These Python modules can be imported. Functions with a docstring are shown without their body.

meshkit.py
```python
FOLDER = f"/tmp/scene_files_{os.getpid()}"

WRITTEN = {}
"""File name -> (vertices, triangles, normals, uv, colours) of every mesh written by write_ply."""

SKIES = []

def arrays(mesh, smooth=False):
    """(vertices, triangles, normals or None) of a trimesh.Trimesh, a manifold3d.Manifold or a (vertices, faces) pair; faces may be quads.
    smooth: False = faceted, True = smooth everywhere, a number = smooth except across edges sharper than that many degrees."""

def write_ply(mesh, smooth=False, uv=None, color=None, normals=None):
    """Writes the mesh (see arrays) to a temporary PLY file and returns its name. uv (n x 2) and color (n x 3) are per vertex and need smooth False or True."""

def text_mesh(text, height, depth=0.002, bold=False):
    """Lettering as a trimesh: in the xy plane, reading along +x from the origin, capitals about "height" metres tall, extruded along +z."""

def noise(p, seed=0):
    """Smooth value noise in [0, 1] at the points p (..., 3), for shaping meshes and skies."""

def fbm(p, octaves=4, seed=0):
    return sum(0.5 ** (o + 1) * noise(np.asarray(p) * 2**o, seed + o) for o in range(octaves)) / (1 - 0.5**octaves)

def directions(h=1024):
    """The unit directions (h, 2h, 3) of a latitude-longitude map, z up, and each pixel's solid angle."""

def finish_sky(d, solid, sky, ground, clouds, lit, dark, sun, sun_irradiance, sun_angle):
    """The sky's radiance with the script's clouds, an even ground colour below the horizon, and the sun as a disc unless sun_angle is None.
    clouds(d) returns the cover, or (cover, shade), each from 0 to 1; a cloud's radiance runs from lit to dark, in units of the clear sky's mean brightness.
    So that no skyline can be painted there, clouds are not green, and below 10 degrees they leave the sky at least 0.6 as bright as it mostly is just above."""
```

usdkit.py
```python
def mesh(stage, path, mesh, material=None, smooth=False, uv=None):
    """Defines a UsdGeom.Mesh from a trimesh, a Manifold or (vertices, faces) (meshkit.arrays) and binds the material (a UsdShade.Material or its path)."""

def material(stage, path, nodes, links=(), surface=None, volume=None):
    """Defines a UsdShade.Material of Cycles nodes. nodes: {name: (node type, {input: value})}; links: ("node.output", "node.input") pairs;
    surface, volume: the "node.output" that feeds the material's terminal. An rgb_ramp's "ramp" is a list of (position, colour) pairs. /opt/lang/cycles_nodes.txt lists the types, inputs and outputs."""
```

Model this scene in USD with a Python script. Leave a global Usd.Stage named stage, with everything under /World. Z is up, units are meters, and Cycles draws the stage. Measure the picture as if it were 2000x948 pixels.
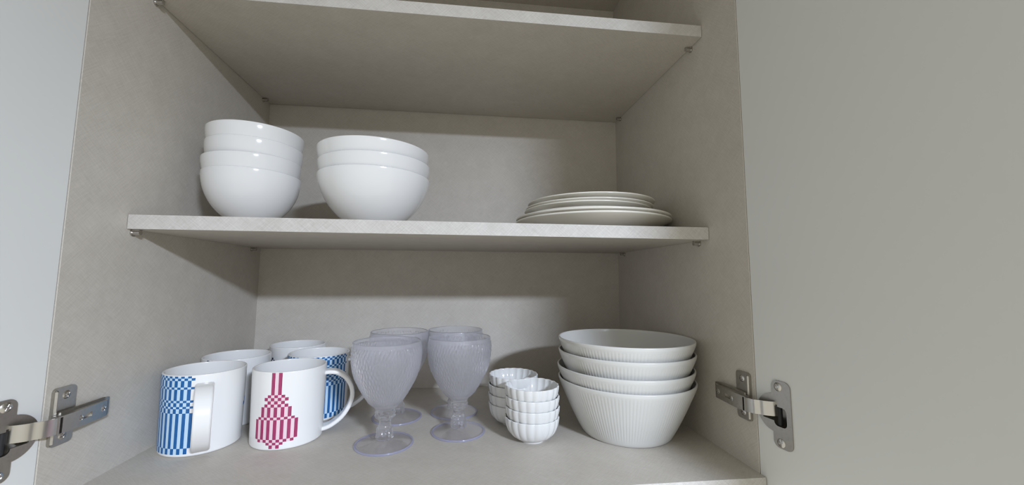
import math, random
import numpy as np, trimesh, manifold3d as m3d, usdkit
from shapely import geometry as sg, ops as so
from shapely import affinity
from pxr import Usd, UsdGeom, UsdLux, UsdShade, Gf, Sdf

random.seed(3)
stage = Usd.Stage.CreateInMemory()
UsdGeom.SetStageUpAxis(stage, UsdGeom.Tokens.z)
UsdGeom.SetStageMetersPerUnit(stage, 1.0)
UsdGeom.Xform.Define(stage, '/World')

# ------------------------------------------------------------------ camera, light, exposure
PX = 36.0 / 2000
F = 768.51
cam = UsdGeom.Camera.Define(stage, '/World/camera')
cam.CreateHorizontalApertureAttr(36.0)
cam.CreateVerticalApertureAttr(36.0 * 948 / 2000)
cam.CreateFocalLengthAttr(F * PX)
cam.CreateHorizontalApertureOffsetAttr(14.55 * PX)
cam.CreateVerticalApertureOffsetAttr(-4.77 * PX)
cam.CreateClippingRangeAttr(Gf.Vec2f(0.01, 100))
cam.CreateExposureAttr(0.0)
CAM = (0.35289, -0.39345, 0.19883)
a, b, c = 0.09618, -0.00653, -0.11429
Rx = np.array([[1, 0, 0], [0, math.cos(a), -math.sin(a)], [0, math.sin(a), math.cos(a)]])
Ry = np.array([[math.cos(b), 0, math.sin(b)], [0, 1, 0], [-math.sin(b), 0, math.cos(b)]])
Rz = np.array([[math.cos(c), -math.sin(c), 0], [math.sin(c), math.cos(c), 0], [0, 0, 1]])
RC = Rz @ Ry @ Rx
right, fwd, up = RC[:, 0], RC[:, 1], RC[:, 2]
M = Gf.Matrix4d(*right, 0, *up, 0, *(-fwd), 0, *CAM, 1)
cam.AddTransformOp().Set(M)

# even indoor daylight of the kitchen around the cabinet
dome = UsdLux.DomeLight.Define(stage, '/World/room_light')
dome.CreateIntensityAttr(0.235)
dome.CreateColorAttr(Gf.Vec3f(1.0, 0.975, 0.86))
# round ceiling lamp behind and to the right of the photographer
lamp = UsdLux.DiskLight.Define(stage, '/World/ceiling_light')
lamp.CreateRadiusAttr(0.13)
lamp.CreateIntensityAttr(590.0)
lamp.CreateColorAttr(Gf.Vec3f(0.765, 0.86, 1.03))
lamp.AddTranslateOp().Set((1.10, -1.57, 0.748))

# ------------------------------------------------------------------ measures (metres)
W, D, T = 0.664, 0.3519, 0.0154
S2, S1 = 0.0657, 0.0625           # shelf front edges
Z2, Z1 = 0.2485, 0.5158           # shelf undersides
ZT = 0.757                        # underside of the cabinet top
FLOOR_FRONT = -0.0082
SHELF = Z2 + T

# ------------------------------------------------------------------ helpers
LOOKS = '/World/Looks'
stage.DefinePrim(LOOKS, 'Scope')


def mat(name, nodes, links=(), surface='p.BSDF'):
    return usdkit.material(stage, f'{LOOKS}/{name}', nodes, links, surface=surface)


used = {}


def numbered(parent, name):
    key = (parent, name)
    n = used.get(key, 0)
    used[key] = n + 1
    return f'{parent}/{name}' if n == 0 else f'{parent}/{name}_{n:03d}'


def obj(name, mesh, material, parent=None, smooth=30, label=None):
    path = numbered(parent.GetPath().pathString if parent else '/World', name)
    m = usdkit.mesh(stage, path, mesh, material, smooth=smooth).GetPrim()
    if label:
        m.SetCustomDataByKey('label', label)
    return m


def tag(o, label, cat=None, group=None, kind=None):
    for k, v in (('label', label), ('category', cat), ('group', group), ('kind', kind)):
        if v:
            o.SetCustomDataByKey(k, v)
    return o


def place(x, loc, rz=0.0, tilt=(0, 0)):
    x = UsdGeom.Xform(x)
    x.AddTranslateOp().Set(Gf.Vec3d(*loc))
    x.AddRotateXYZOp().Set(Gf.Vec3f(tilt[0], tilt[1], rz))


def thing(name, label, cat, loc=(0, 0, 0), rz=0.0, group=None, tilt=(0, 0)):
    x = UsdGeom.Xform.Define(stage, numbered('/World', name)).GetPrim()
    place(x, loc, rz, tilt)
    return tag(x, label, cat, group)


def copy(src, label, loc, rz=0.0, group=None, tilt=(0, 0)):
    name = src.GetName()
    was = src.GetCustomData()
    x = UsdGeom.Xform.Define(stage, numbered('/World', name)).GetPrim()
    x.GetReferences().AddInternalReference(src.GetPath())
    xf = UsdGeom.Xformable(x)
    xf.ClearXformOpOrder()
    x.GetAttribute('xformOp:translate').Set(Gf.Vec3d(*loc))
    x.GetAttribute('xformOp:rotateXYZ').Set(Gf.Vec3f(tilt[0], tilt[1], rz))
    ops = [UsdGeom.XformOp(x.GetAttribute('xformOp:translate')), UsdGeom.XformOp(x.GetAttribute('xformOp:rotateXYZ'))]
    xf.SetXformOpOrder(ops)
    x.SetInstanceable(True)
    return tag(x, label, was['category'], group or was.get('group'))


def group_xf(name, parent):
    return UsdGeom.Xform.Define(stage, numbered(parent.GetPath().pathString, name)).GetPrim()


def box(x0, x1, y0, y1, z0, z1, bevel=0.0):
    if bevel <= 0:
        m = trimesh.creation.box(extents=(x1 - x0, y1 - y0, z1 - z0))
        m.apply_translation(((x0 + x1) / 2, (y0 + y1) / 2, (z0 + z1) / 2))
        return m
    e = bevel
    pts = []
    for X0, X1, Y0, Y1, Z0, Z1 in ((x0 + e, x1 - e, y0 + e, y1 - e, z0, z1), (x0 + e, x1 - e, y0, y1, z0 + e, z1 - e), (x0, x1, y0 + e, y1 - e, z0 + e, z1 - e)):
        pts += [(x, y, z) for x in (X0, X1) for y in (Y0, Y1) for z in (Z0, Z1)]
    return trimesh.convex.convex_hull(np.array(pts))


def man(mesh):
    mesh.merge_vertices()
    return m3d.Manifold(m3d.Mesh(np.asarray(mesh.vertices, np.float32), np.asarray(mesh.faces, np.uint32)))


def unman(m):
    q = m.to_mesh()
    return trimesh.Trimesh(q.vert_properties[:, :3], q.tri_verts, process=False)


def cat(*ms):
    return trimesh.util.concatenate(list(ms))


def lathe(profile, n=96, mod=None, closed=True):
    """Revolves (r, z) points about z. closed: the profile is a loop (a wall with inside and outside). mod(theta, k, r, z) -> r, z."""
    P = np.array(profile, float)
    P[P[:, 0] < 2e-6, 0] = 0.0
    th = np.linspace(0, 2 * np.pi, n, endpoint=False)
    k = len(P)
    r = np.repeat(P[:, 0][:, None], n, 1)
    z = np.repeat(P[:, 1][:, None], n, 1)
    if mod:
        r, z = mod(th[None, :], np.arange(k)[:, None], r, z)
    V = np.stack([r * np.cos(th), r * np.sin(th), z], -1).reshape(-1, 3)
    i = np.arange(k if closed else k - 1)[:, None]
    j = np.arange(n)[None, :]
    i2, j2 = (i + 1) % k, (j + 1) % n
    A, B, Cc, Dd = i * n + j, i * n + j2, i2 * n + j2, i2 * n + j
    Fq = np.concatenate([np.stack([A, B, Cc], -1).reshape(-1, 3), np.stack([A, Cc, Dd], -1).reshape(-1, 3)])
    m = trimesh.Trimesh(V, Fq, process=False)
    m.merge_vertices()
    m.update_faces(m.nondegenerate_faces())
    if m.volume < 0:
        m.invert()
    return m


def curve(pts, n):
    """Catmull-Rom through points."""
    P = np.asarray(pts, float)
    P = np.vstack([2 * P[0] - P[1], P, 2 * P[-1] - P[-2]])
    out = []
    seg = len(P) - 3
    for t in np.linspace(0, seg, n):
        s = min(int(t), seg - 1)
        u = t - s
        p0, p1, p2, p3 = P[s:s + 4]
        out.append(0.5 * ((2 * p1) + (-p0 + p2) * u + (2 * p0 - 5 * p1 + 4 * p2 - p3) * u * u + (-p0 + 3 * p1 - 3 * p2 + p3) * u ** 3))
    return np.array(out)


def shell(outer, wall, floor, rim=6):
    """outer: (r, z) points bottom centre -> rim. Closed loop with an inside offset by the wall and a rounded rim."""
    O = np.asarray(outer, float)
    d = np.gradient(O, axis=0)
    nrm = np.stack([-d[:, 1], d[:, 0]], 1)
    nrm /= np.linalg.norm(nrm, axis=1, keepdims=True) + 1e-12
    keep = [i for i in range(len(O)) if O[i, 0] > wall * 1.5]
    inn = O[keep] + nrm[keep] * wall
    inn = inn[inn[:, 1] > floor]
    a0 = O[-1]
    b0 = inn[-1]
    mid, rad = (a0 + b0) / 2, np.linalg.norm(a0 - b0) / 2
    ang0 = math.atan2(*(a0 - mid)[::-1])
    arc = [mid + rad * np.array([math.cos(ang0 + s), math.sin(ang0 + s)]) for s in np.linspace(0, math.pi, rim)[1:-1]]
    bottom = [(inn[0, 0] * 0.97, floor + 0.0002), (inn[0, 0] * 0.5, floor), (1e-6, floor)]
    return [(1e-6, O[0, 1])] + [tuple(p) for p in O if p[0] > 2e-6] + [tuple(p) for p in arc] + [tuple(p) for p in inn[::-1]] + bottom


def rounded_rect(w, h, r, n=6):
    return sg.box(-w / 2 + r, -h / 2 + r, w / 2 - r, h / 2 - r).buffer(r, quad_segs=n)


# ------------------------------------------------------------------ materials
def laminate(name, lo, hi, rough=0.55):
    """Printed woven-fibre laminate: fine strands crossing at 45 degrees on whichever face one looks at."""
    nodes = {
        'g': ('geometry', {}),
        'sn': ('separate_xyz', {}),
        'sp': ('separate_xyz', {}),
        'ax': ('math', {'math_type': 'absolute'}), 'ay': ('math', {'math_type': 'absolute'}),
        'gx': ('math', {'math_type': 'greater_than', 'value2': 0.6}), 'gy': ('math', {'math_type': 'greater_than', 'value2': 0.6}),
        'cyz': ('combine_xyz', {}), 'cxz': ('combine_xyz', {}), 'cxy': ('combine_xyz', {}),
        'm1': ('mix_vector', {}), 'm2': ('mix_vector', {}),
        'r1': ('vector_rotate', {'rotate_type': 'z_axis', 'angle': 0.70}),
        'r2': ('vector_rotate', {'rotate_type': 'z_axis', 'angle': -0.78}),
        's1': ('mapping', {'scale': (60, 780, 1)}),
        's2': ('mapping', {'scale': (66, 720, 1)}),
        'n1': ('noise_texture', {'scale': 1.0, 'detail': 3.0, 'roughness': 0.6}),
        'n2': ('noise_texture', {'scale': 1.0, 'detail': 3.0, 'roughness': 0.6}),
        'n3': ('noise_texture', {'scale': 38.0, 'detail': 3.0}),
        'mx': ('mix_float', {'fac': 0.5}),
        'mz': ('mix_float', {'fac': 0.22}),
        'rp': ('rgb_ramp', {'ramp': [(0.0, lo), (0.36, lo), (0.64, hi), (1.0, hi)]}),
        'bp': ('bump', {'strength': 0.12, 'distance': 0.0003}),
        'p': ('principled_bsdf', {'roughness': rough, 'specular_ior_level': 0.35}),
    }
    links = [('g.true_normal', 'sn.vector'), ('g.position', 'sp.vector'),
             ('sn.x', 'ax.value1'), ('sn.y', 'ay.value1'), ('ax.value', 'gx.value1'), ('ay.value', 'gy.value1'),
             ('sp.y', 'cyz.x'), ('sp.z', 'cyz.y'), ('sp.x', 'cxz.x'), ('sp.z', 'cxz.y'), ('sp.x', 'cxy.x'), ('sp.y', 'cxy.y'),
             ('gx.value', 'm1.fac'), ('cxy.vector', 'm1.a'), ('cyz.vector', 'm1.b'),
             ('gy.value', 'm2.fac'), ('m1.result', 'm2.a'), ('cxz.vector', 'm2.b'),
             ('m2.result', 'r1.vector'), ('m2.result', 'r2.vector'), ('r1.vector', 's1.vector'), ('r2.vector', 's2.vector'),
             ('s1.vector', 'n1.vector'), ('s2.vector', 'n2.vector'), ('g.position', 'n3.vector'),
             ('n1.fac', 'mx.a'), ('n2.fac', 'mx.b'), ('mx.result', 'mz.a'), ('n3.fac', 'mz.b'),
             ('mz.result', 'rp.fac'), ('rp.color', 'p.base_color'), ('mx.result', 'bp.height'), ('bp.normal', 'p.normal')]
    return mat(name, nodes, links)


def plain(name, col, rough=0.4, spec=0.5, metallic=0.0, coat=0.0):
    return mat(name, {'p': ('principled_bsdf', {'base_color': col, 'roughness': rough, 'specular_ior_level': spec, 'metallic': metallic, 'coat_weight': coat, 'coat_roughness': 0.05})})


LAM = laminate('greige_laminate', (0.482, 0.445, 0.396), (0.585, 0.547, 0.494))
EDGE = laminate('edge_laminate', (0.47, 0.445, 0.42), (0.62, 0.60, 0.575))
DOOR = plain('door_grey', (0.655, 0.66, 0.65), 0.5, 0.4)
CERAMIC = plain('white_porcelain', (0.76, 0.76, 0.765), 0.10, 0.5)
DIPPING = plain('fine_white_porcelain', (0.68, 0.68, 0.675), 0.12, 0.5)
RIBBED = plain('satin_white_porcelain', (0.62, 0.615, 0.595), 0.22, 0.5)
PLATE = plain('cream_porcelain', (0.80, 0.775, 0.71), 0.15, 0.5)
STONE = plain('white_mug_glaze', (0.82, 0.815, 0.81), 0.16, 0.5)
METAL = mat('nickel', {'n': ('noise_texture', {'scale': 300.0, 'detail': 3.0}), 'm': ('map_range', {'to_min': 0.30, 'to_max': 0.42}),
                       'p': ('principled_bsdf', {'base_color': (0.45, 0.43, 0.395), 'metallic': 1.0})},
            [('n.fac', 'm.value'), ('m.result', 'p.roughness')])
BRIGHT = plain('bright_nickel', (0.58, 0.56, 0.53), 0.26, 0.5, 1.0)
DARKM = plain('dark_slot', (0.02, 0.02, 0.022), 0.5, 0.3)
BLUE = plain('blue_print', (0.012, 0.115, 0.34), 0.3)
PALEBLUE = plain('pale_blue_print', (0.54, 0.71, 0.86), 0.3)
CRIM = plain('crimson_print', (0.345, 0.038, 0.125), 0.3)
PALEPINK = plain('pale_pink_print', (0.82, 0.62, 0.68), 0.3)
NAVY = plain('navy_print', (0.025, 0.03, 0.09), 0.3)
PLASTER = plain('wall_plaster', (0.75, 0.75, 0.73), 0.8, 0.2)
def acrylic(name, glass, haze, hue=(0.86, 0.87, 0.96)):
    return mat(name, {
        't': ('transparent_bsdf', {'color': (0.985, 0.985, 1.0)}),
        'g': ('glass_bsdf', {'color': (0.99, 0.99, 1.0), 'roughness': 0.07, 'IOR': 1.45}),
        'gl': ('glossy_bsdf', {'color': (1, 1, 1), 'roughness': 0.10}),
        'lw': ('layer_weight', {'blend': 0.5}), 'pw': ('math', {'math_type': 'power', 'value2': 4.0}), 'fr': ('math', {'math_type': 'multiply_add', 'value2': 0.75, 'value3': 0.045}),
        'd': ('diffuse_bsdf', {'color': hue}), 'tr': ('translucent_bsdf', {'color': hue}),
        'm1': ('mix_closure', {}), 'm2': ('mix_closure', {'fac': glass}), 'm3': ('mix_closure', {'fac': 0.5}), 'm4': ('mix_closure', {'fac': haze})},
        [('lw.facing', 'pw.value1'), ('pw.value', 'fr.value1'), ('fr.value', 'm1.fac'), ('t.BSDF', 'm1.closure1'), ('gl.BSDF', 'm1.closure2'), ('m1.closure', 'm2.closure1'), ('g.BSDF', 'm2.closure2'),
         ('d.BSDF', 'm3.closure1'), ('tr.BSDF', 'm3.closure2'), ('m2.closure', 'm4.closure1'), ('m3.closure', 'm4.closure2')], surface='m4.closure')


ACRYLIC = acrylic('frosted_acrylic', 0.88, 0.18, (0.92, 0.92, 0.985))
CLEAR = acrylic('clear_acrylic', 0.70, 0.05)
FOOT_CLEAR = acrylic('thin_clear_acrylic', 0.12, 0.012)
FOOT_EDGE = acrylic('lavender_acrylic_edge', 0.30, 0.24, (0.66, 0.68, 0.97))

# ------------------------------------------------------------------ the cabinet
cab = thing('kitchen_cabinet', 'open wall cabinet with greige woven-look laminate interior and two grey doors', 'cabinet')
obj('side_panel', box(-T, 0, 0, D + 0.004, -T, ZT + T, 0.0004), LAM, cab, False)
obj('side_panel', box(W, W + T, 0, D + 0.004, -T, ZT + T, 0.0004), LAM, cab, False)
obj('back_panel', box(0, W, D, D + 0.004, 0, ZT), LAM, cab, False)
obj('bottom_panel', box(0, W, FLOOR_FRONT + 0.0006, D, -0.018, 0), LAM, cab, False)
obj('front_edging', box(0, W, FLOOR_FRONT, FLOOR_FRONT + 0.0006, -0.018, 0), EDGE, cab, False)
obj('top_panel', box(0, W, 0.0, D, ZT, ZT + T), LAM, cab, False)

# shelf pins: a nickel peg in the side panel with a flat seat under the shelf
for side in (0, 1):
    for zz, ys in ((Z2, (0.0735 if side == 0 else 0.0863, 0.3205)), (Z1, (0.0745 if side == 0 else 0.0869, 0.3255))):
        for y in ys:
            peg = trimesh.creation.cylinder(0.0026, 0.0085, sections=20)
            peg.apply_transform(trimesh.transformations.rotation_matrix(math.pi / 2, (0, 1, 0)))
            peg.apply_translation((0.00425, y, zz - 0.0034))
            col = trimesh.creation.cylinder(0.0036, 0.0014, sections=20)
            col.apply_transform(trimesh.transformations.rotation_matrix(math.pi / 2, (0, 1, 0)))
            col.apply_translation((0.0007, y, zz - 0.0037))
            seat = box(0.0005, 0.0085, y - 0.0027, y + 0.0027, zz - 0.0014, zz, 0.0003)
            m = cat(peg, col, seat)
            if side:
                m.apply_transform(np.diag([-1, 1, 1, 1.0])); m.invert(); m.apply_translation((W, 0, 0))
            obj('shelf_pin', m, BRIGHT, cab, 40)

# doors opened a little past square; hinge geometry in door-local axes: u out of the cabinet, w off the door face
OPEN = math.radians(98)
DW, DZ0, DZ1 = 0.335, -0.032, ZT + T
HZ = 0.0675


def hinge_door(side):
    """side -1: left, +1: right. Built for the right-hand door pivoting at (W+0.003, -0.003), then mirrored for the left."""
    th = OPEN - math.pi / 2

    def to_world(m):
        # local: X = off the face towards the room middle, Y = away from the cabinet, Z up
        ux = np.array([-math.cos(th), -math.sin(th), 0])
        uy = np.array([math.sin(th), -math.cos(th), 0])
        A = np.eye(4)
        A[:3, 0], A[:3, 1], A[:3, 2] = ux, uy, (0, 0, 1)
        A[:3, 3] = (W + 0.0002, -0.0005, 0)
        m = m.copy(); m.apply_transform(A)
        return m

    def fin(m):
        if side < 0:
            m = m.copy(); m.apply_transform(np.diag([-1, 1, 1, 1.0])); m.invert(); m.apply_translation((W, 0, 0))
        return m

    UC = 0.0205                                     # cup centre from the pivot
    slab = man(box(-0.018, 0, 0, DW, DZ0, DZ1, 0.0006))
    bore = m3d.Manifold.cylinder(0.02, 0.0172, 0.0172, 48).rotate([0, 90, 0]).translate([-0.012, UC, HZ])
    obj('door', fin(to_world(unman(slab - bore))), DOOR, cab, False)

    h = group_xf('hinge', cab)
    # cup and flange on the door
    plan = so.unary_union([sg.Point(0, 0).buffer(0.0182, quad_segs=16), affinity.translate(rounded_rect(0.0200, 0.064, 0.006), 0.0085, 0)])
    slot = affinity.translate(rounded_rect(0.0135, 0.0185, 0.004), 0.0068, -0.0025)
    slot = so.unary_union([slot, sg.box(-0.012, -0.0075, 0.004, 0.0085)])

    def off_face(poly, w0, w1):
        ms = []
        for g in getattr(poly, 'geoms', [poly]):
            e = trimesh.creation.extrude_polygon(g, w1 - w0, engine='earcut')   # x = u, y = z, z = w
            A = np.array([[0, 0, 1, w0], [1, 0, 0, UC], [0, 1, 0, HZ], [0, 0, 0, 1.0]])
            e.apply_transform(A)
            ms.append(e)
        return cat(*ms)
    flange = off_face(plan.difference(slot), 0.0002, 0.0013)
    obj('hinge_flange', fin(to_world(flange)), METAL, h, 30)
    cup = man(off_face(sg.Point(0, 0).buffer(0.0170, quad_segs=16), -0.0115, 0.0001)) - man(off_face(sg.Point(0, 0).buffer(0.0160, quad_segs=16), -0.0107, 0.002))
    obj('hinge_cup', fin(to_world(unman(cup))), METAL, h, 30)
    pin = trimesh.creation.cylinder(0.0022, 0.022, sections=16)
    pin.apply_translation((-0.002, UC + 0.004, HZ))
    obj('hinge_pivot', fin(to_world(pin)), DARKM, h, 40)

    def screw(u, z, w, r=0.0042):
        head = lathe([(1e-6, 0.0016), (r * 0.45, 0.0015), (r * 0.8, 0.0011), (r, 0.0003), (r, -0.0005), (1e-6, -0.0005)], 24, closed=False)
        cr = man(box(-r * 0.6, r * 0.6, -0.0005, 0.0005, 0.0008, 0.003)) + man(box(-0.0005, 0.0005, -r * 0.6, r * 0.6, 0.0008, 0.003))
        s = unman(man(head) - cr.rotate([0, 0, 25]))
        A = np.array([[0, 0, 1, w], [1, 0, 0, u], [0, 1, 0, z], [0, 0, 0, 1.0]])
        s.apply_transform(A)
        return s
    obj('screw', fin(to_world(screw(UC + 0.0060, HZ + 0.0262, 0.0012))), BRIGHT, h, 30)
    obj('screw', fin(to_world(screw(UC + 0.0065, HZ - 0.0268, 0.0012))), BRIGHT, h, 30)

    # mounting plate and arm on the side panel. coordinates: y into the cabinet, w off the panel
    def panel(m):                                   # local X = w, Y = y, Z = z -> world right side
        m = m.copy(); A = np.diag([-1, 1, 1, 1.0]); A[0, 3] = W
        m.apply_transform(A); m.invert()
        return m

    def in_yz(poly, w0, w1):
        e = trimesh.creation.extrude_polygon(poly, w1 - w0, engine='earcut')
        A = np.array([[0, 0, 1, w0], [1, 0, 0, 0], [0, 1, 0, 0], [0, 0, 0, 1.0]])
        e.apply_transform(A)
        return e
    wing = affinity.translate(rounded_rect(0.0205, 0.050, 0.0035), 0.0155, 0.0738)
    rail = sg.box(0.005, 0.0605, 0.0625, 0.0765)
    holes = so.unary_union([sg.Point(0.0165, 0.0915).buffer(0.0030), sg.Point(0.0165, 0.0560).buffer(0.0030)])
    bend = box(0.0, 0.0042, 0.0052, 0.0085, 0.0505, 0.0972, 0.0012)
    plate = cat(in_yz(so.unary_union([wing, rail]).difference(holes), 0.0, 0.0024), bend)
    obj('mounting_plate', fin(panel(plate)), METAL, h, 30)
    step = cat(box(0.0024, 0.0062, 0.008, 0.054, 0.0630, 0.0785, 0.0008))
    obj('mounting_rail', fin(panel(step)), METAL, h, 30)
    # arm: a folded channel, taller at the door end, sloping to its tail
    prof = [(0.0028, 0.0052), (0.0005, 0.0118), (0.018, 0.0124), (0.050, 0.0102), (0.0535, 0.0086), (0.0535, 0.0052)]
    chan = trimesh.creation.extrude_polygon(sg.Polygon(prof), 0.0150, engine='earcut')      # x = y, y = w, z up
    chan.apply_transform(np.array([[0, 1, 0, 0], [1, 0, 0, 0], [0, 0, 1, 0.0616], [0, 0, 0, 1.0]]))
    chan.fix_normals()
    arm = man(chan)
    slot1 = man(box(0.0095, 0.02, 0.0245, 0.0335, 0.0672, 0.0712))
    slot2 = man(box(0.006, 0.02, 0.0024, 0.0046, 0.0622, 0.0756))
    obj('hinge_arm', fin(panel(unman(arm - slot1 - slot2))), METAL, h, 25)

    def pscrew(y, z, w, r):
        s = screw(y, z, w, r)
        return panel(s)
    obj('screw', fin(pscrew(0.0165, 0.0915, 0.0018, 0.0040)), BRIGHT, h, 30)
    obj('screw', fin(pscrew(0.0165, 0.0560, 0.0018, 0.0040)), BRIGHT, h, 30)
    obj('screw', fin(pscrew(0.0215, 0.0690, 0.0112, 0.0034)), BRIGHT, h, 30)
    obj('screw', fin(pscrew(0.0465, 0.0694, 0.0096, 0.0036)), BRIGHT, h, 30)
    # the cranked strip from the arm into the cup: a bent sheet running outwards (negative y)
    line = curve([(0.0012, 0.0106), (-0.004, 0.0108), (-0.010, 0.0100), (-0.014, 0.0070), (-0.0185, 0.0050), (-0.0222, 0.0004), (-0.0230, -0.0060)], 28)
    nn = np.gradient(line, axis=0); nn = np.stack([-nn[:, 1], nn[:, 0]], 1); nn /= np.linalg.norm(nn, axis=1, keepdims=True)
    poly = sg.Polygon(np.vstack([line + nn * 0.0009, (line - nn * 0.0009)[::-1]]))
    strip = trimesh.creation.extrude_polygon(poly, 0.0138, engine='earcut')
    strip.apply_transform(np.array([[0, 1, 0, 0], [1, 0, 0, 0], [0, 0, 1, 0.0622], [0, 0, 0, 1.0]]))
    strip.vertices[:, 2] += np.clip(-strip.vertices[:, 1], 0, 1) * 0.11
    strip.fix_normals()
    obj('hinge_strip', fin(panel(strip)), BRIGHT, h, 25, label='bright bent strip of the hinge')


hinge_door(-1)
hinge_door(1)

# ------------------------------------------------------------------ shelves
for z, y0, lab in ((Z2, S2, 'middle laminate shelf with pale front edge carrying the bowls and plates'),
                   (Z1, S1, 'empty upper laminate shelf with pale front edge near the top of the picture')):
    s = thing('cabinet_shelf', lab, 'shelf', group='laminate cabinet shelves')
    obj('shelf_board', box(0.0006, W - 0.0006, y0 + 0.0008, 0.3500, z, z + T), LAM, s, False)
    obj('front_edging', box(0.0006, W - 0.0006, y0, y0 + 0.0008, z, z + T), EDGE, s, False)

# ------------------------------------------------------------------ smooth white bowls on the middle shelf
def bowl_mesh(R, h, flat, wall, p, n=128):
    """flat: share of the radius where the curve leaves the base; a low foot ring under it."""
    t = np.linspace(0, 1, 34) ** 1.3
    r = R * (flat + (1 - flat) * (1 - (1 - t) ** p) ** (1 / p))
    ring = 0.44 * R
    prof = [(ring * 0.5, 0.0024), (ring * 0.84, 0.0024), (ring * 0.87, 0.0), (ring * 0.98, 0.0), (ring, 0.0008)]
    prof += [(rr, 0.001 + (h - 0.001 - wall / 2) * tt) for rr, tt in zip(r, t) if rr > ring * 1.02]
    return lathe(shell(prof, wall, 0.0065), n)


LB = dict(x=0.0820, y=0.148, R=0.0559, h=0.0648, gap=0.0187)
RB = dict(x=0.2368, y=0.149, R=0.0724, h=0.0678, gap=0.0179)
left_labels = ['bottom bowl of the tall four-bowl stack at the left of the middle shelf',
               'second bowl from the bottom in the tall four-bowl stack on the middle shelf',
               'third bowl from the bottom in the tall four-bowl stack on the middle shelf',
               'topmost bowl of the tall four-bowl stack at the left of the middle shelf']
src = None
for i, (dx, tl, dz) in enumerate(((0, (0, 0), 0), (0.0004, (0, -1.3), 0), (0.0006, (0, 1.0), 0.0002), (0.0012, (0, 0), 0))):
    loc = (LB['x'] + dx, LB['y'], SHELF + i * LB['gap'] + dz)
    if src is None:
        src = thing('rice_bowl', left_labels[0], 'bowl', loc, 0, 'smooth white bowls in the taller stack', tl)
        obj('bowl_body', bowl_mesh(LB['R'], LB['h'], 0.12, 0.0020, 1.9), CERAMIC, src, 40)
    else:
        copy(src, left_labels[i], loc, 40 * i, tilt=tl)
right_labels = ['bottom bowl of the wider three-bowl stack at the middle of the shelf',
                'middle bowl of the wider three-bowl stack on the middle shelf',
                'topmost bowl of the wider three-bowl stack on the middle shelf']
src = None
for i, (dx, tl) in enumerate(((0, (0, 0)), (0.0006, (0, -0.6)), (-0.0016, (0, -0.6)))):
    loc = (RB['x'] + dx, RB['y'], SHELF + i * RB['gap'])
    if src is None:
        src = thing('soup_bowl', right_labels[0], 'bowl', loc, 0, 'smooth white bowls in the wider stack', tl)
        obj('bowl_body', bowl_mesh(RB['R'], RB['h'], 0.28, 0.0022, 1.6), CERAMIC, src, 40)
    else:
        copy(src, right_labels[i], loc, 50 * i, tilt=tl)

# ------------------------------------------------------------------ plates at the right of the middle shelf
def plate_mesh(R, rim_z, lip, foot, floor):
    prof = [(foot * 0.5, 0.0012), (foot * 0.93, 0.0012), (foot * 0.95, 0.0), (foot, 0.0)]
    for t in np.linspace(0.06, 1, 14):
        prof.append((foot + (R - foot) * t, 0.0012 + (rim_z - lip / 2 - 0.0012) * (0.55 * t + 0.45 * t ** 2)))
    return lathe(shell(prof, lip, floor, 8), 160)


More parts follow.
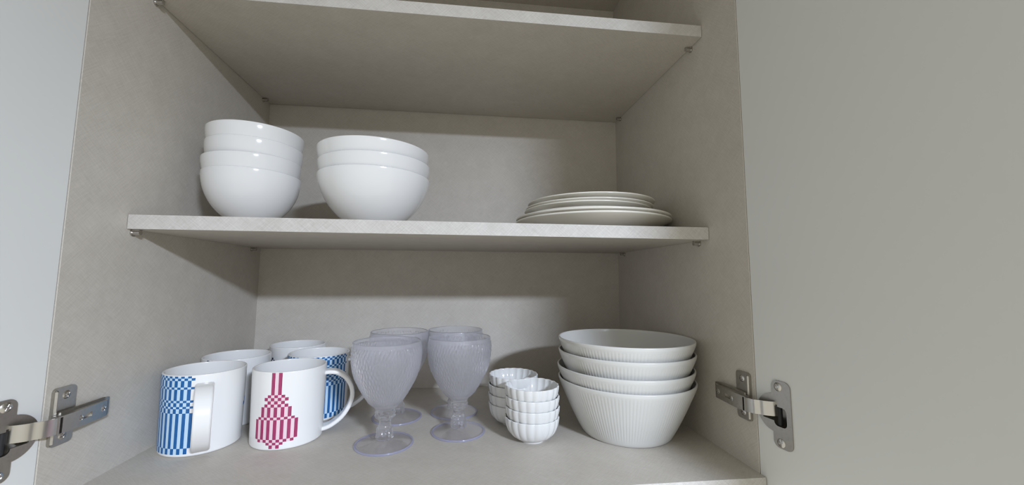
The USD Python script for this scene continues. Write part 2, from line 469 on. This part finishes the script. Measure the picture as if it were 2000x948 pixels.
big = thing('dinner_plate', 'large cream plate at the bottom of the plate stack, resting on the shelf', 'plate', (0.5528, 0.1890, SHELF), 0, 'large cream plates under the plate stack')
obj('plate_body', plate_mesh(0.1148, 0.0193, 0.0030, 0.066, 0.0048), PLATE, big, 40)
copy(big, 'upper of the two large cream plates, directly under the smaller plates', (0.5537, 0.1905, SHELF + 0.0053), 30)
small_z = (0.0288, 0.0373, 0.0407, 0.0482)
sl = ['lowest of the four smaller cream plates, nested in the large plates', 'second smaller cream plate from the bottom, shifted slightly left in the plate stack',
      'second smaller cream plate from the top of the plate stack', 'topmost small cream plate of the plate stack on the right']
src = None
for i, z in enumerate(small_z):
    loc = ((0.5469, 0.5466, 0.5483, 0.5516)[i], (0.189, 0.1925, 0.189, 0.190)[i], SHELF + z - 0.0168)
    if src is None:
        src = thing('side_plate', sl[0], 'plate', loc, 0, 'smaller cream plates on the plate stack')
        obj('plate_body', plate_mesh(0.0949, 0.0168, 0.0021, 0.056, 0.0032), PLATE, src, 40)
    else:
        copy(src, sl[i], loc, 20 * i)

# ------------------------------------------------------------------ ribbed serving bowls at the right of the cabinet floor
NRIB = 132


def ribbed_bowl():
    R, h, foot, wall = 0.0875, 0.0696, 0.0545, 0.0024
    pts = curve([(foot, 0.0), (foot + 0.0032, 0.0035), (0.0635, 0.014), (0.0715, 0.030), (0.0795, 0.0480), (R - 0.0012, h - 0.0060), (R, h - wall / 2)], 26)
    prof = [(foot * 0.5, 0.0012), (foot * 0.9, 0.0012), (foot * 0.93, 0.0)] + [tuple(p) for p in pts]
    S = shell(prof, wall, 0.0072, 8)
    nout = 1 + len(prof)

    def mod(th, k, r, z):
        fade = np.clip((z - 0.006) / 0.006, 0, 1) * np.clip((h - 0.0055 - z) / 0.003, 0, 1) * (k < nout)
        return r + fade * 0.00011 * (np.abs(np.cos(th * NRIB / 2)) * 2 - 1.2), z
    return lathe(S, NRIB * 8, mod)


rl = ['bottom bowl of the ribbed white bowl stack, its finely fluted side fully visible', 'second ribbed white bowl from the bottom at the right of the cabinet floor',
      'third ribbed white bowl from the bottom at the right of the cabinet floor', 'topmost ribbed white bowl, its inside visible, at the right of the cabinet floor']
src = None
for i in range(4):
    loc = (0.5742 + (0, -0.0012, 0.0006, 0.0006)[i], 0.1239, (0.0, 0.0155, 0.0350, 0.0512)[i])
    if src is None:
        src = thing('serving_bowl', rl[0], 'bowl', loc, 0, 'ribbed white bowls on the cabinet floor')
        obj('bowl_body', ribbed_bowl(), RIBBED, src, 60)
    else:
        copy(src, rl[i], loc, 2.0 * i)

# ------------------------------------------------------------------ little fluted bowls
NF = 20


def fluted_bowl(notch=None):
    R, h, foot, wall = 0.0337, 0.0287, 0.0160, 0.0018
    t = np.linspace(0, 1, 20)
    p = 1.9
    prof = [(foot * 0.5, 0.0018), (foot * 0.8, 0.0018), (foot * 0.86, 0.0008), (foot * 0.97, 0.0008), (foot, 0.002)]
    prof += [(foot + (R - foot) * (1 - (1 - tt) ** p) ** (1 / p), 0.0028 + (h - 0.0028 - wall / 2) * tt) for tt in t[1:]]
    S = shell(prof, wall, 0.0060, 7)

    def mod(th, k, r, z):
        s = np.clip((z - 0.004) / 0.008, 0, 1)
        lobe = 0.25 + 0.75 * np.abs(np.cos(th * NF / 2)) ** 1.15
        r2 = r + s * (lobe - 0.7) * 0.0013 * (r > 0.012)
        z2 = z + np.clip((z - 0.018) / 0.010, 0, 1) * (lobe - 0.7) * 0.0003
        if notch:
            d = (th - notch + np.pi) % (2 * np.pi) - np.pi
            dip = 1 / (1 + (np.abs(d) / 0.27) ** 5)
            z2 = z2 - dip * 0.0088 * np.clip((z - 0.012) / 0.0165, 0, 1)
        return r2, z2
    return lathe(S, NF * 12, mod)


def add_fluted(label, loc, rz, group):
    b = thing('dipping_bowl', label, 'bowl', loc, rz, group)
    obj('bowl_body', BODY, DIPPING, b, 50)
    obj('foot_ring', FOOT, DIPPING, b, 40)
    return b


BODY = fluted_bowl()
FOOT = lathe([(0.0128, 0.0012), (0.0130, 0.0), (0.0152, 0.0), (0.0156, 0.0008), (0.0154, 0.0016)], 64)
G1, G2 = 'small fluted white bowls in the front stack', 'small fluted white bowls in the rear stack'
fl = ['bottom bowl of the front stack of tiny fluted white bowls', 'second bowl from the bottom in the front stack of tiny fluted bowls', 'third bowl from the bottom in the front stack of tiny fluted bowls']
src = None
for i in range(3):
    loc = (0.4460 + (0, 0.0006, 0.0004)[i], 0.1093, 0.0125 * i)
    if src is None:
        src = add_fluted(fl[0], loc, 4, G1)
    else:
        copy(src, fl[i], loc, 4 + 18 * i)
top = thing('dipping_bowl', 'topmost tiny fluted bowl of the front stack, with a dip in its rim', 'bowl', (0.4458, 0.1093, 0.0377), 0, G1)
obj('bowl_body', fluted_bowl(math.radians(121)), DIPPING, top, 50)
obj('foot_ring', FOOT, DIPPING, top, 40)
bl = ['bottom bowl of the rear stack of tiny fluted white bowls', 'second bowl from the bottom in the rear stack of tiny fluted bowls',
      'third bowl from the bottom in the rear stack of tiny fluted bowls', 'topmost tiny fluted bowl of the rear stack, half hidden behind the front stack']
for i in range(4):
    copy(src, bl[i], (0.4302 + (0, -0.0004, -0.0006, 0.0003)[i], 0.1672, 0.0125 * i), 9 + 18 * i, G2)

# ------------------------------------------------------------------ goblets
def goblet_parts():
    out = curve([(0.0115, 0.0405), (0.0128, 0.0432), (0.0182, 0.0484), (0.0256, 0.0590), (0.0325, 0.0713), (0.0376, 0.0830), (0.0404, 0.0965), (0.0411, 0.1090), (0.0405, 0.1205)], 100)
    wall = 0.0017
    inner = curve([(1e-6, 0.0462), (0.0085, 0.0468), (0.0152, 0.0500), (0.0232, 0.0594), (0.0303, 0.0715), (0.0355, 0.0832), (0.0385, 0.0965), (0.0393, 0.1090), (0.0388, 0.1205)], 60)
    rim = [(0.0405 - 0.00085 + 0.00085 * math.cos(s), 0.1205 + 0.00085 * math.sin(s)) for s in np.linspace(0, math.pi, 7)[1:-1]]
    prof = [tuple(p) for p in out] + rim + [tuple(p) for p in inner[::-1]]
    NA, nout = 60, len(out)

    def mod(th, k, r, z):
        fade = np.clip((z - 0.046) / 0.004, 0, 1) * np.clip((0.1165 - z) / 0.002, 0, 1) * (k < nout)
        u = th * NA / (2 * np.pi) + 0.12 * np.sin(7 * th - 260 * z)
        v = (z - 0.04) / 0.0115 + 0.10 * np.sin(9 * th + 400 * z)
        A, B = np.cos(np.pi * (u + v)), np.cos(np.pi * (u - v))
        return r + fade * (0.00090 + 0.00025 * np.sin(23 * th + 900 * z)) * np.abs(A * B) ** 0.7, z
    cupm = lathe(prof, NA * 14, mod, closed=False)
    stem_p = curve([(0.0086, 0.0062), (0.0098, 0.0085), (0.0092, 0.0125), (0.0099, 0.0140), (0.0092, 0.0160), (0.0097, 0.0180), (0.0083, 0.0205), (0.0072, 0.0235), (0.0072, 0.0275), (0.0085, 0.0300), (0.0112, 0.0322), (0.0114, 0.0338), (0.0104, 0.0352), (0.0118, 0.0368), (0.0112, 0.0392), (0.0115, 0.0405)], 76)

    def smod(th, k, r, z):
        lob = np.cos(th * 10)
        e = np.exp(-((z - 0.0085) / 0.004) ** 2) + np.exp(-((z - 0.0340) / 0.004) ** 2) + 0.5 * np.exp(-((z - 0.016) / 0.003) ** 2)
        e = e * np.clip((z - 0.0062) / 0.001, 0, 1) * np.clip((0.0405 - z) / 0.0015, 0, 1)
        return r + 0.0010 * lob * e, z
    stem = lathe(stem_p, 120, smod, closed=False)
    foot_p = [(1e-6, 0.0016), (0.020, 0.0013), (0.0300, 0.0008), (0.0324, 0.0006), (0.0324, 0.0022), (0.0315, 0.0027), (0.026, 0.0032), (0.018, 0.0040), (0.012, 0.0051), (0.0086, 0.0062)]
    foot = lathe(foot_p, 120, closed=False)
    ring = [(0.0333 + 0.0013 * math.cos(s), 0.0013 + 0.00125 * math.sin(s)) for s in np.linspace(0, 2 * math.pi, 13)[:-1]]
    return cupm, stem, foot, lathe(ring, 120)


gl = ['front left clear textured goblet, nearest to the crimson-patterned mug', 'front right clear textured goblet, in the middle beside the tiny bowls',
      'rear left clear textured goblet, half hidden behind the front left goblet', 'rear right clear textured goblet, furthest back near the back panel']
src = None
for i, (x, y, rz) in enumerate(((0.2671, 0.1117, 0), (0.3552, 0.1408, 20), (0.2685, 0.2019, 47), (0.3488, 0.2162, 75))):
    if src is None:
        src = thing('goblet', gl[0], 'goblet', (x, y, 0), rz, 'clear acrylic goblets')
        cm, sm, fm, rm = goblet_parts()
        obj('goblet_cup', cm, ACRYLIC, src, True, label='dimpled clear cup')
        obj('goblet_stem', sm, CLEAR, src, True)
        f = obj('goblet_foot', fm, FOOT_CLEAR, src, 50)
        obj('foot_rim', rm, FOOT_EDGE, f, True, label='lavender tinted edge of the foot')
    else:
        copy(src, gl[i], (x, y, 0), rz)

# ------------------------------------------------------------------ mugs
MH = 0.0885


def mug_r(z):
    return 0.0401 + 0.0015 * z / MH


def mug_body():
    e = 0.0024
    prof = [(0.018, 0.0012), (0.033, 0.0012), (0.0345, 0.0), (0.0401 - e, 0.0)]
    prof += [(0.0401 - e + e * math.sin(s), e - e * math.cos(s)) for s in np.linspace(0, math.pi / 2, 8)[1:]]
    prof += [(mug_r(z), z) for z in np.linspace(0.008, MH - 0.0016, 8)]
    return lathe(shell(prof, 0.0026, 0.0062, 8), 128)


def mug_handle():
    path = curve([(-0.0025, 0.0762), (0.005, 0.0766), (0.0145, 0.0745), (0.0245, 0.0672), (0.0312, 0.0560), (0.0330, 0.0440), (0.0300, 0.0320), (0.0220, 0.0195), (0.0110, 0.0110), (0.003, 0.0078), (-0.0025, 0.0072)], 48)
    d = np.gradient(path, axis=0); d /= np.linalg.norm(d, axis=1, keepdims=True)
    nrm = np.stack([-d[:, 1], d[:, 0]], 1)
    sec = np.array(rounded_rect(0.0165, 0.0054, 0.0024, 5).exterior.coords)[:-1]
    V, n = [], len(sec)
    for k, (p, q) in enumerate(zip(path, nrm)):
        wide = 1.0 + 0.10 * abs(k / 47 - 0.5) * 2
        rr = mug_r(p[1])
        for s in sec:
            V.append((rr + p[0] + q[0] * s[1], s[0] * wide, p[1] + q[1] * s[1]))
    Fq = []
    for k in range(len(path) - 1):
        for j in range(n):
            j2 = (j + 1) % n
            Fq += [(k * n + j, k * n + j2, (k + 1) * n + j2), (k * n + j, (k + 1) * n + j2, (k + 1) * n + j)]
    for base, rev in ((0, True), ((len(path) - 1) * n, False)):
        for j in range(1, n - 1):
            t = (base, base + j, base + j + 1)
            Fq.append(t[::-1] if rev else t)
    m = trimesh.Trimesh(np.array(V), np.array(Fq), process=False)
    m.fix_normals()
    return m


def cells(rects, lift):
    """Printed areas on the mug wall: rects of (angle0, angle1, z0, z1) as thin raised patches, joined into one mesh."""
    V, Fq = [], []
    for a0, a1, z0, z1 in rects:
        n = max(1, int(math.ceil(abs(a1 - a0) / math.radians(2.6))))
        base = len(V)
        for th in np.linspace(a0, a1, n + 1):
            for z in (z0, z1):
                for l in (-0.0002, lift):
                    r = mug_r(z) + l
                    V.append((r * math.cos(th), r * math.sin(th), z))
        for k in range(n):
            q = base + 4 * k
            Fq += [(q + 1, q + 5, q + 7), (q + 1, q + 7, q + 3), (q + 3, q + 7, q + 6), (q + 3, q + 6, q + 2), (q, q + 4, q + 5), (q, q + 5, q + 1)]
        e = base + 4 * n
        Fq += [(base, base + 1, base + 3), (base, base + 3, base + 2), (e, e + 3, e + 1), (e, e + 2, e + 3)]
    return trimesh.Trimesh(np.array(V), np.array(Fq), process=False)


def figure(az, step, rows):
    """rows: (z top, z bottom, printed columns of 0..12 about the centre 6). Returns dark cells and the pale ground between them."""
    dark, pale = [], []
    for z1, z0, cols in rows:
        for cc in cols:
            a0 = az + (cc - 6.5) * step
            dark.append((a0, a0 + step, z0, z1))
        if len(cols) > 1:
            pale.append((az + (cols[0] - 6.5) * step, az + (cols[-1] - 5.5) * step, z0, z1))
    return dark, pale


def zz(y):                           # rows measured on the photograph
    return (883 - y) * MH / 565


FIG = [(320, 490, [5, 7]), (490, 510, [4, 6, 8]), (510, 533, [3, 5, 7, 9]), (533, 556, [4, 6, 8]), (556, 578, [3, 5, 7, 9]), (578, 650, [2, 4, 6, 8, 10]),
       (650, 668, [1, 3, 5, 7, 9, 11]), (668, 808, [0, 2, 4, 6, 8, 10, 12]), (808, 828, [1, 3, 5, 7, 9, 11]), (828, 846, [4, 6, 8]), (846, 873, [5, 7])]
FIG_Z = [(min(zz(p) + 0.0006, MH - 0.0012), max(zz(q) + 0.0006, 0.0025), cc) for p, q, cc in FIG]
BAND = [(185, 203, 1), (203, 225, 0), (225, 283, 1), (283, 303, 0), (303, 403, 1), (403, 423, 0), (423, 457, 1), (457, 477, 0), (477, 518, 1), (518, 828, 0), (828, 885, 1)]


def band(a_right, step, ncol):
    """The striped panel: columns run clockwise (leftwards as seen) from its edge beside the handle."""
    dark, pale = [], []
    for y0, y1, par in BAND:
        z1, z0 = 0.0872 - (y0 - 185) * 0.0843 / 700, 0.0872 - (y1 - 185) * 0.0843 / 700
        z0 = max(z0, 0.0036)
        cols = [k for k in range(ncol) if k % 2 == par]
        for k in cols:
            dark.append((a_right - (k + 1) * step, a_right - k * step, z0, z1))
        pale.append((a_right - (cols[-1] + 1) * step, a_right - cols[0] * step, z0, z1))
    return dark, pale


BODYM, HANDLE = mug_body(), mug_handle()


def mug(label, loc, handle_az, prints, rim_label=None):
    m = thing('mug', label, 'mug', loc, math.degrees(handle_az))
    obj('mug_body', BODYM, STONE, m, 40)
    obj('handle', HANDLE, STONE, m, 40)
    for (dark, pale), dm, pm, lab in prints:
        if pale:
            obj('print_ground', cells(pale, 0.00007), pm, m, False, label='pale ground of the printed pattern')
        obj('printed_pattern', cells(dark, 0.00014), dm, m, False, label=lab)
    return m


def view_az(x, y):
    return math.atan2(CAM[1] - y, CAM[0] - x)


rad = math.radians
ST = rad(5.0)
blue_lab, crim_lab, navy_lab = 'blue printed stripes and checks', 'crimson printed stripes and checks', 'dark navy printed pattern'
# all angles below are relative to the handle (local +x)
x, y = 0.0497, 0.1360
mug('white mug with blue stripes, handle towards the viewer, front left corner', (x, y, 0), view_az(x, y) - rad(0.5), [
    (band(rad(-12.5), rad(4.75), 34), BLUE, PALEBLUE, blue_lab),
    (([(rad(74), rad(86), 0.0405, 0.0445), (rad(80), rad(92), 0.0445, 0.0490)], []), BLUE, None, 'small blue printed mark at the right edge')])
x, y = 0.1437, 0.1443
haz = view_az(x, y) + rad(84)
mug('white mug with a crimson stripe and check figure facing the viewer', (x, y, 0), haz, [
    (figure(view_az(x, y) - rad(19) - haz, rad(5.2), FIG_Z), CRIM, PALEPINK, crim_lab)])
x, y = 0.0420, 0.2190
haz = view_az(x, y) + rad(-20) + math.pi
mug('white mug behind the front left blue mug, two tiny dark dots under its rim', (x, y, 0), haz, [
    (figure(view_az(x, y) - rad(46) - haz, rad(5.2), FIG_Z), NAVY, STONE, navy_lab)])
x, y = 0.1494, 0.2307
haz = view_az(x, y) + rad(82)
mug('blue striped white mug behind the crimson mug, handle to the right', (x, y, 0), haz, [
    (band(rad(-20.5), rad(4.75), 34), BLUE, PALEBLUE, blue_lab)])
x, y = 0.0898, 0.3080
haz = rad(10)
mug('rearmost white mug against the back panel, only its top showing', (x, y, 0), haz, [
    (figure(view_az(x, y) - rad(68) - haz, rad(5.2), [(z1 + 0.010, z0 + 0.010, cc) for z1, z0, cc in FIG_Z[1:]]), NAVY, STONE, navy_lab)])

# ------------------------------------------------------------------ the room behind the cabinet
wb = obj('wall_back', box(-2.2, 2.6, D + 0.004, D + 0.10, -1.5, 0.80), PLASTER, None, False)
tag(wb, 'plain pale wall that the cabinet hangs on', None, None, 'structure')
ce = obj('ceiling', box(-2.2, 2.6, -2.6, D + 0.10, 0.80, 0.86), PLASTER, None, False)
tag(ce, 'white ceiling above the cabinet', None, None, 'structure')
